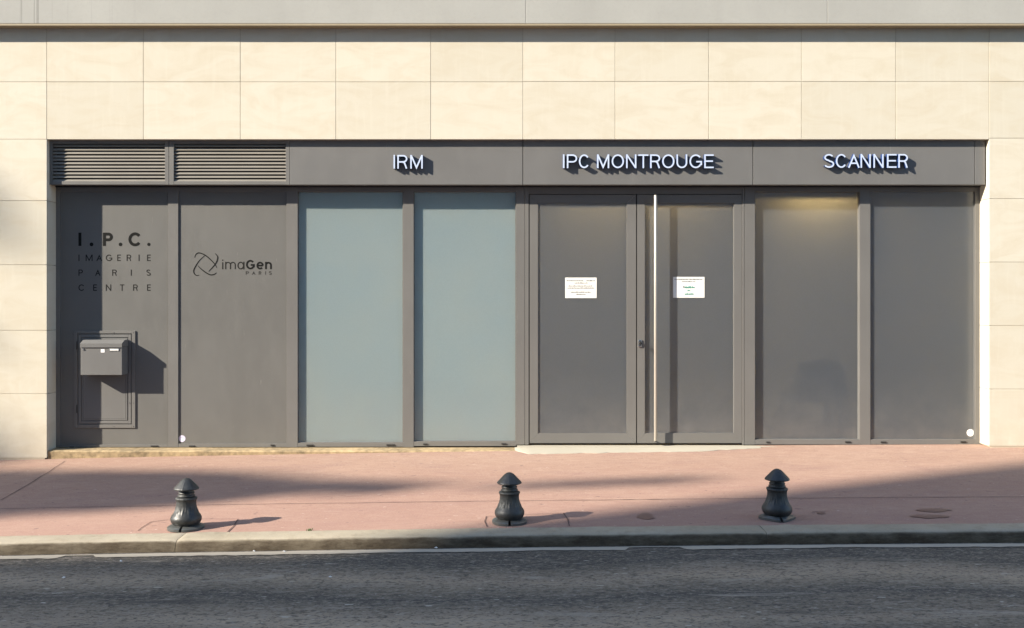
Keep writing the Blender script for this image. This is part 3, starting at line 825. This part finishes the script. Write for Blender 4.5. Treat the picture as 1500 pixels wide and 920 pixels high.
# ------------------------------------------------------------------ behind the frosted glass: a chair and the lit lamp
cx, cy = X(1200, .35), .62
ch = thing('chair', 'dark upholstered chair seen blurred through the frosted window', 'chair', (cx, cy, 0))
bp = MB(); n = 28
def backrest(u):                                    # outline of the back, wider low, rounded on top
    pts = []
    for k in range(n):
        a = math.pi * k / (n - 1)
        pts.append((-.20 * math.cos(a) * u, .80 + .055 * math.sin(a) ** .6 * u))
    return pts
o_ = backrest(1)
o_ = [(-.27, .50)] + [(-.235, .68)] + o_ + [(.235, .68), (.27, .50)]
bp.prism_y([(cx + x, z - .03) for x, z in o_], cy - .30, cy - .22); bp.build('backrest', M['chair'], ch)
MB().box(cx - .27, cx + .27, cy - .22, cy + .26, .40, .48, .03).build('seat', M['chair'], ch)
for s_ in (-1, 1):
    MB().tube([(cx + s_ * .24, cy - .20, 0), (cx + s_ * .23, cy - .2, .41)], .016, 10).build('leg', M['rubber'], ch)
    MB().tube([(cx + s_ * .24, cy + .22, 0), (cx + s_ * .23, cy + .22, .41)], .016, 10).build('leg', M['rubber'], ch)
def lamp(px, y, strength, label, w=.29):
    lx_ = X(px, y); z = 2.60
    lm = thing('ceiling_lamp', label, 'lamp', (lx_, y, z), 'warm ceiling lamps behind the frosted glass')
    MB().box(lx_ - w - .03, lx_ + w + .03, y - .06, y + .06, 2.585, 2.618, .004).build('housing', M['trim'], lm)
    em = NT('lit diffuser'); em.p.inputs['Base Color'].default_value = (.9, .8, .6, 1)
    em.p.inputs['Emission Color'].default_value = (1.0, .62, .20, 1); em.p.inputs['Emission Strength'].default_value = strength
    MB().box(lx_ - w, lx_ + w, y - .045, y + .045, 2.572, 2.5845, .003).build('diffuser', em.m, lm)
lamp(1190, .42, 40, 'warm lit ceiling lamp glowing through top of the window right of the doors')
lamp(930, .46, 12, 'dimmer warm ceiling lamp glowing faintly over the double door', .75)

# ------------------------------------------------------------------ bollards
def bollard_proto():
    t = bpy.data.objects.new('bollard', None); COL.objects.link(t); t.empty_display_size = .1
    def leafy(r, z, a):
        if .100 < z < .200:
            u = (z - .100) / .100
            w1 = abs(math.cos(6 * a)); w2 = abs(math.sin(6 * a))
            t1 = max(0.0, min(1.0, (w1 - (.85 - .95 * u)) * 4)); t2 = max(0.0, min(1.0, (w2 - (1.05 - .9 * u)) * 4))
            rib_ = .5 + .5 * math.cos(48 * a)
            curl = .0035 * math.exp(-((u - .92) / .10) ** 2)
            return r + .0022 * max(t1, t2) + .0017 * rib_ * max(t1, t2) * (1 - .3 * u) + curl * (.5 + .5 * w1)
        return r
    pr = [(.080, .022), (.083, .030), (.092, .038), (.0975, .052), (.0985, .062), (.097, .072), (.091, .084), (.083, .095), (.0755, .106)]
    pr += [(.0755 - .0155 * math.sin(math.pi / 2 * k / 10), .106 + .0052 * k) for k in range(1, 11)]
    pr += [(.0598, .163), (.0596, .170), (.0600, .177), (.061, .184), (.063, .189), (.0635, .194), (.0625, .199), (.058, .202), (.056, .204)]
    b = MB().lathe(pr, n=288, rf=leafy).build('body', M['iron'], t, smooth=True, angle=60)
    MB().lathe([(.050, .203), (.0545, .206), (.0560, .211), (.0545, .216), (.050, .218), (.049, .222), (.0515, .226), (.0525, .230), (.050, .234), (.046, .238), (.047, .252)], n=64).build('neck', M['iron'], t, smooth=True, angle=70)
    def rib(r, z, a):
        return r * (1 + .022 * max(0, math.cos(8 * a)) ** 6) if r > .01 else r
    cp = [(.046, .249), (.070, .2505), (.0785, .2535), (.0805, .257), (.0795, .261), (.0745, .267), (.065, .277), (.053, .290), (.041, .303), (.030, .3135), (.020, .3205), (.010, .3245), (.003, .326)]
    MB().lathe(cp, n=128, rf=rib).build('cap', M['iron'], t, smooth=True, angle=60)
    return t
def flange(t, square, rot):
    n = 96; prof_r = .118
    m = MB()
    def shape(a):
        if not square: return prof_r * (1 - .02 * math.cos(4 * a))
        c, s_ = abs(math.cos(a - rot)), abs(math.sin(a - rot)); k = 5.0
        return .099 / (c ** k + s_ ** k) ** (1 / k)
    for lo, hi in ((-math.pi / 2 + .075, math.pi / 2 - .04), (math.pi / 2 + .04, 3 * math.pi / 2 - .075)):
        k = 40; base = len(m.v); ang = frange(lo, hi, k)
        for a in ang:
            r = shape(a)
            for rr, z in ((.055, 0), (r, -.004), (r, .010), (r - .008, .016), (.085, .024), (.055, .026)):
                m.v.append((rr * math.cos(a), rr * math.sin(a), z))
        for i in range(k):
            for j in range(6): m.f.append((base+i*6+j, base+i*6+(j+1) % 6, base+(i+1)*6+(j+1) % 6, base+(i+1)*6+j))
        m.f.append(tuple(base + j for j in range(6))); m.f.append(tuple(base + k*6 + j for j in range(5, -1, -1)))
    m.build('base_plate', M['iron_worn'], t, smooth=True, angle=30)
proto = bollard_proto()
kids = list(proto.children)
BL = [('dark cast iron bollard standing nearest the letterbox, with a rounded foot plate', 272.5, 774, 0, 0),
      ('dark cast iron bollard with a mossy foot plate in front of the double door', 746.5, 765, 0, 0),
      ('dark cast iron bollard with square foot plate before the frosted SCANNER windows', 1138, 759.5, 1, R(45))]
for i, (lab, px, py, sq, rot) in enumerate(BL):
    if i == 0: t = proto
    else:
        t = proto.copy(); COL.objects.link(t)
        for k in kids:
            c = k.copy(); COL.objects.link(c); c.parent = t
    tag(t, lab, 'bollard', 'cast iron bollards along the kerb')
    x, y = gp(px, py); y = max(y, YK + .115); x = X(px, y)
    t.location = (0, 0, 0); flange(t, sq, rot)
    t.location = (x, y, zg(x, y) + .004); t.scale = (1.0, 1.0, 1.0)
    t.rotation_euler = (R((-.6, .5, .2)[i]), R((.5, -.4, .3)[i]), 0)

# ------------------------------------------------------------------ small litter and weeds
def scrap(label, name, cat, x, y, z, s_, mat, seed):
    m = MB(); rnd = random.Random(seed); n = 7
    ring_ = [(x + s_ * rnd.uniform(.6, 1.1) * math.cos(2*math.pi*k/n), y + s_ * rnd.uniform(.4, .9) * math.sin(2*math.pi*k/n), z + rnd.uniform(.001, .006)) for k in range(n)]
    m.v = ring_ + [(x, y, z + .010)] + [(x, y, z)]
    m.f = [(k, (k+1) % n, n) for k in range(n)] + [((k+1) % n, k, n+1) for k in range(n)]
    return tag(m.build(name, mat), label, cat)
def rpt(px, py):
    y = -3.2
    for _ in range(30):
        y = F * (CZ - zr(X(px, y), y)) / (py - HR) - D
    return X(px, y), y
LIT = [(372, 809, .010, 'tiny white scrap at the gutter right of the first bollard'), (416, 809.5, .012, 'small white paper scrap lying on the gutter line'), (177, 823.5, .009, 'tiny pale scrap on the road edge left of first bollard'),
       (639, 804, .014, 'folded white scrap against the kerb left of middle bollard'), (784, 800.5, .010, 'tiny white scrap against kerb right of middle bollard'), (93, 848, .012, 'pale scrap lying out on the asphalt at far left'), (484, 847, .011, 'pale scrap lying out on the asphalt left of centre')]
for i, (px, py, s_, lab) in enumerate(LIT):
    x, y = rpt(px, py); scrap(lab, 'paper_scrap', 'litter', x, y, zr(x, y) + .004, s_, M['litter'], i)
def weed(px, py, lab, n, h, seed):
    x, y = gp(px, py); rnd = random.Random(seed); m = MB()
    for k in range(n):
        a = rnd.uniform(0, 6.28); L = h * rnd.uniform(.6, 1.2); lean = rnd.uniform(.4, 1.2) * L; w = .0035
        bx, by = x + rnd.uniform(-.02, .02), y + rnd.uniform(-.008, .008); z = zg(bx, by)
        d = Vector((math.cos(a), math.sin(a), 0)); s_ = Vector((-d.y, d.x, 0)) * w
        p0 = Vector((bx, by, z)); p1 = p0 + d * lean * .5 + Vector((0, 0, L * .8)); p2 = p0 + d * lean + Vector((0, 0, L * .75))
        b = len(m.v); m.v += [tuple(p0 - s_ * .5), tuple(p0 + s_ * .5), tuple(p1 + s_), tuple(p2), tuple(p1 - s_)]
        m.f += [(b, b+1, b+2, b+4), (b+4, b+2, b+3)]
    tag(m.build('weed', M['weed']), lab, 'weed')
weed(452, 779, 'tiny green weed growing from the kerb joint right of first bollard', 14, .022, 3)
weed(726, 765, 'dark tuft of moss and weed beside the middle bollard foot', 40, .018, 5)

# ------------------------------------------------------------------ across the street: what casts the shade on the road and pavement
def house(name, label, x0, x1, y0, y1, h, mat, floors, nw):
    z0 = -.3
    t = thing(name, label, 'building', ((x0 + x1) / 2, y1, z0))
    MB().box(x0, x1, y0, y1, z0, h).build('wall', M[mat], t)
    MB().box(x0 - .002, x1 + .002, y0 - .05, y1 + .05, h - .55, h - .3).build('cornice', M['trim'], t)
    MB().box(x0 + .3, x1 - .3, y0 + .3, y1 - .3, h + .001, h + .15).build('roof', M['roofing'], t)
    fh = (h - 1.2) / floors
    for i in range(floors):
        for k in range(nw):
            cx_ = x0 + (x1 - x0) * (k + .5) / nw; zb_ = z0 + .9 + fh * i
            f = MB(); f.box(cx_ - .62, cx_ + .62, y1 + .001, y1 + .05, zb_ - .05, zb_ + 1.65)
            o = f.build('window', M['trim'], t)
            MB().box(cx_ - .52, cx_ + .52, y1 + .052, y1 + .06, zb_ + .05, zb_ + 1.55).build('pane', M['window_dark'], o)
YB = -14.5
xE = 0.0 - 2.3 * (-2.64 - YB)                       # the tall house's corner, whose shade edge crosses the pavement
house('added_apartment_house', 'tall pale grey apartment house added across the street, walls tinted blue for cool fill', xE, 16, -24, YB, 19.5, 'cool_fill_wall', 6, 14)
house('added_low_house', 'lower grey house added beside the tall apartment house, walls tinted blue for cool fill', xE - 30, xE - .02, -24, YB, (-3.15 - YB) * 1.3 + .0 - .12, 'cool_fill_low_wall', 4, 9)

def shading_tree():  # unseen tree added for its shade, leaf clumps placed to shape it
    T = 10.6; rnd = random.Random(11)
    def at(x, y, z=0.0, t=T): return Vector((x, y, z)) - SD * t
    tr = thing('shading_tree', 'unseen leafy tree added on the opposite pavement, its long limb shaped to cast shade', 'tree', tuple(at(-8.0, -1.6, 0)[:2]) + (-.3,))
    base = Vector(tr.location); top = at(-7.6, -1.6, .2)
    MB().tube([base, base.lerp(top, .35) + Vector((.1, .1, 0)), base.lerp(top, .75), top], [.26, .2, .14, .06], 12).build('shading_tree_trunk', M['bark'], tr, smooth=True)
    cl = []
    # limb clumps set back along the sunlight to shape the pavement's shade band
    x = -5.4
    while x < -.75:
        u = (x + 5.4) / 4.65
        c = -1.40 - .10 * u
        T_ = ((-5.4, .92), (-4.0, .86), (-2.9, .74), (-2.2, .58), (-1.6, .33), (-.75, .06))
        for (xa, ha), (xb, hb) in zip(T_[:-1], T_[1:]):
            if xa <= x <= xb: hw = ha + (hb - ha) * (x - xa) / (xb - xa)
        hw = max(.02, hw - .10)
        k = max(1, int(hw / .15))
        for j in range(k):
            yy = c + hw * (2 * (j + .5) / k - 1) * 1.0
            cl.append((at(x + rnd.uniform(-.1, .1), yy + rnd.uniform(-.05, .05), zg(x, yy), T + rnd.uniform(-.25, .25)), .19 + .07 * (1 - u), 170))
        x += .26
    for k in range(9): cl.append((at(-5.2 + .16 * k + rnd.uniform(-.1, .1), -2.45 + rnd.uniform(-.12, .12), -.1, T), .15, 45))  # sparse clumps added to mottle the pavement near the kerb with shade
    for k in range(9):                              # sparse clumps placed for the faint tail of the shade band
        x = .0 + k * .17; cl.append((at(x, -1.55 + .02 * k, 0, T + rnd.uniform(-.3, .3)), .12, 22))
    for k in range(26):                             # the body of the crown, further left
        a = rnd.uniform(0, 6.28); r = rnd.random() ** .5
        cl.append((at(-7.9 + 1.7 * r * math.cos(a), -1.5 + 1.1 * r * math.sin(a), rnd.uniform(-.5, .9), T + rnd.uniform(-.6, .6)), .5, 240))
    for z_, r_ in ((2.35, .30), (2.6, .22), (.25, .35), (.0, .3), (1.2, .12)):
        cl.append((at(-5.22, 0, z_, T + 1.0), r_, 80))  # clumps placed to throw soft shade on the left pillar
    lf = MB()
    for c, r, n in cl:
        for _ in range(n):
            d = Vector((rnd.gauss(0, 1), rnd.gauss(0, 1), rnd.gauss(0, 1))).normalized() * r * rnd.random() ** .4
            u = Vector((rnd.gauss(0, 1), rnd.gauss(0, 1), rnd.gauss(0, 1))).normalized()
            w = u.cross(Vector((rnd.gauss(0, 1), rnd.gauss(0, 1), rnd.gauss(0, 1)))).normalized(); s_ = rnd.uniform(.05, .085)
            p = c + d
            lf.add([p - u * s_, p + w * s_ * .55, p + u * s_, p - w * s_ * .55], [(0, 1, 2, 3)])
    lf.build('shading_tree_crown', M['leaf'], tr)
    br = MB()
    end = at(-1.2, -1.5, .0)
    br.tube([top - Vector((0, 0, 1.2)), top.lerp(end, .35) - Vector((0, 0, .2)), top.lerp(end, .7), end], [.09, .06, .04, .012], 8)
    for c, r, n in cl[::6]:
        br.tube([top.lerp(end, .2) if c.x > top.x else top - Vector((0, 0, .8)), c], [.03, .008], 6)
    br.build('shading_tree_limb', M['bark'], tr, smooth=True)
shading_tree()
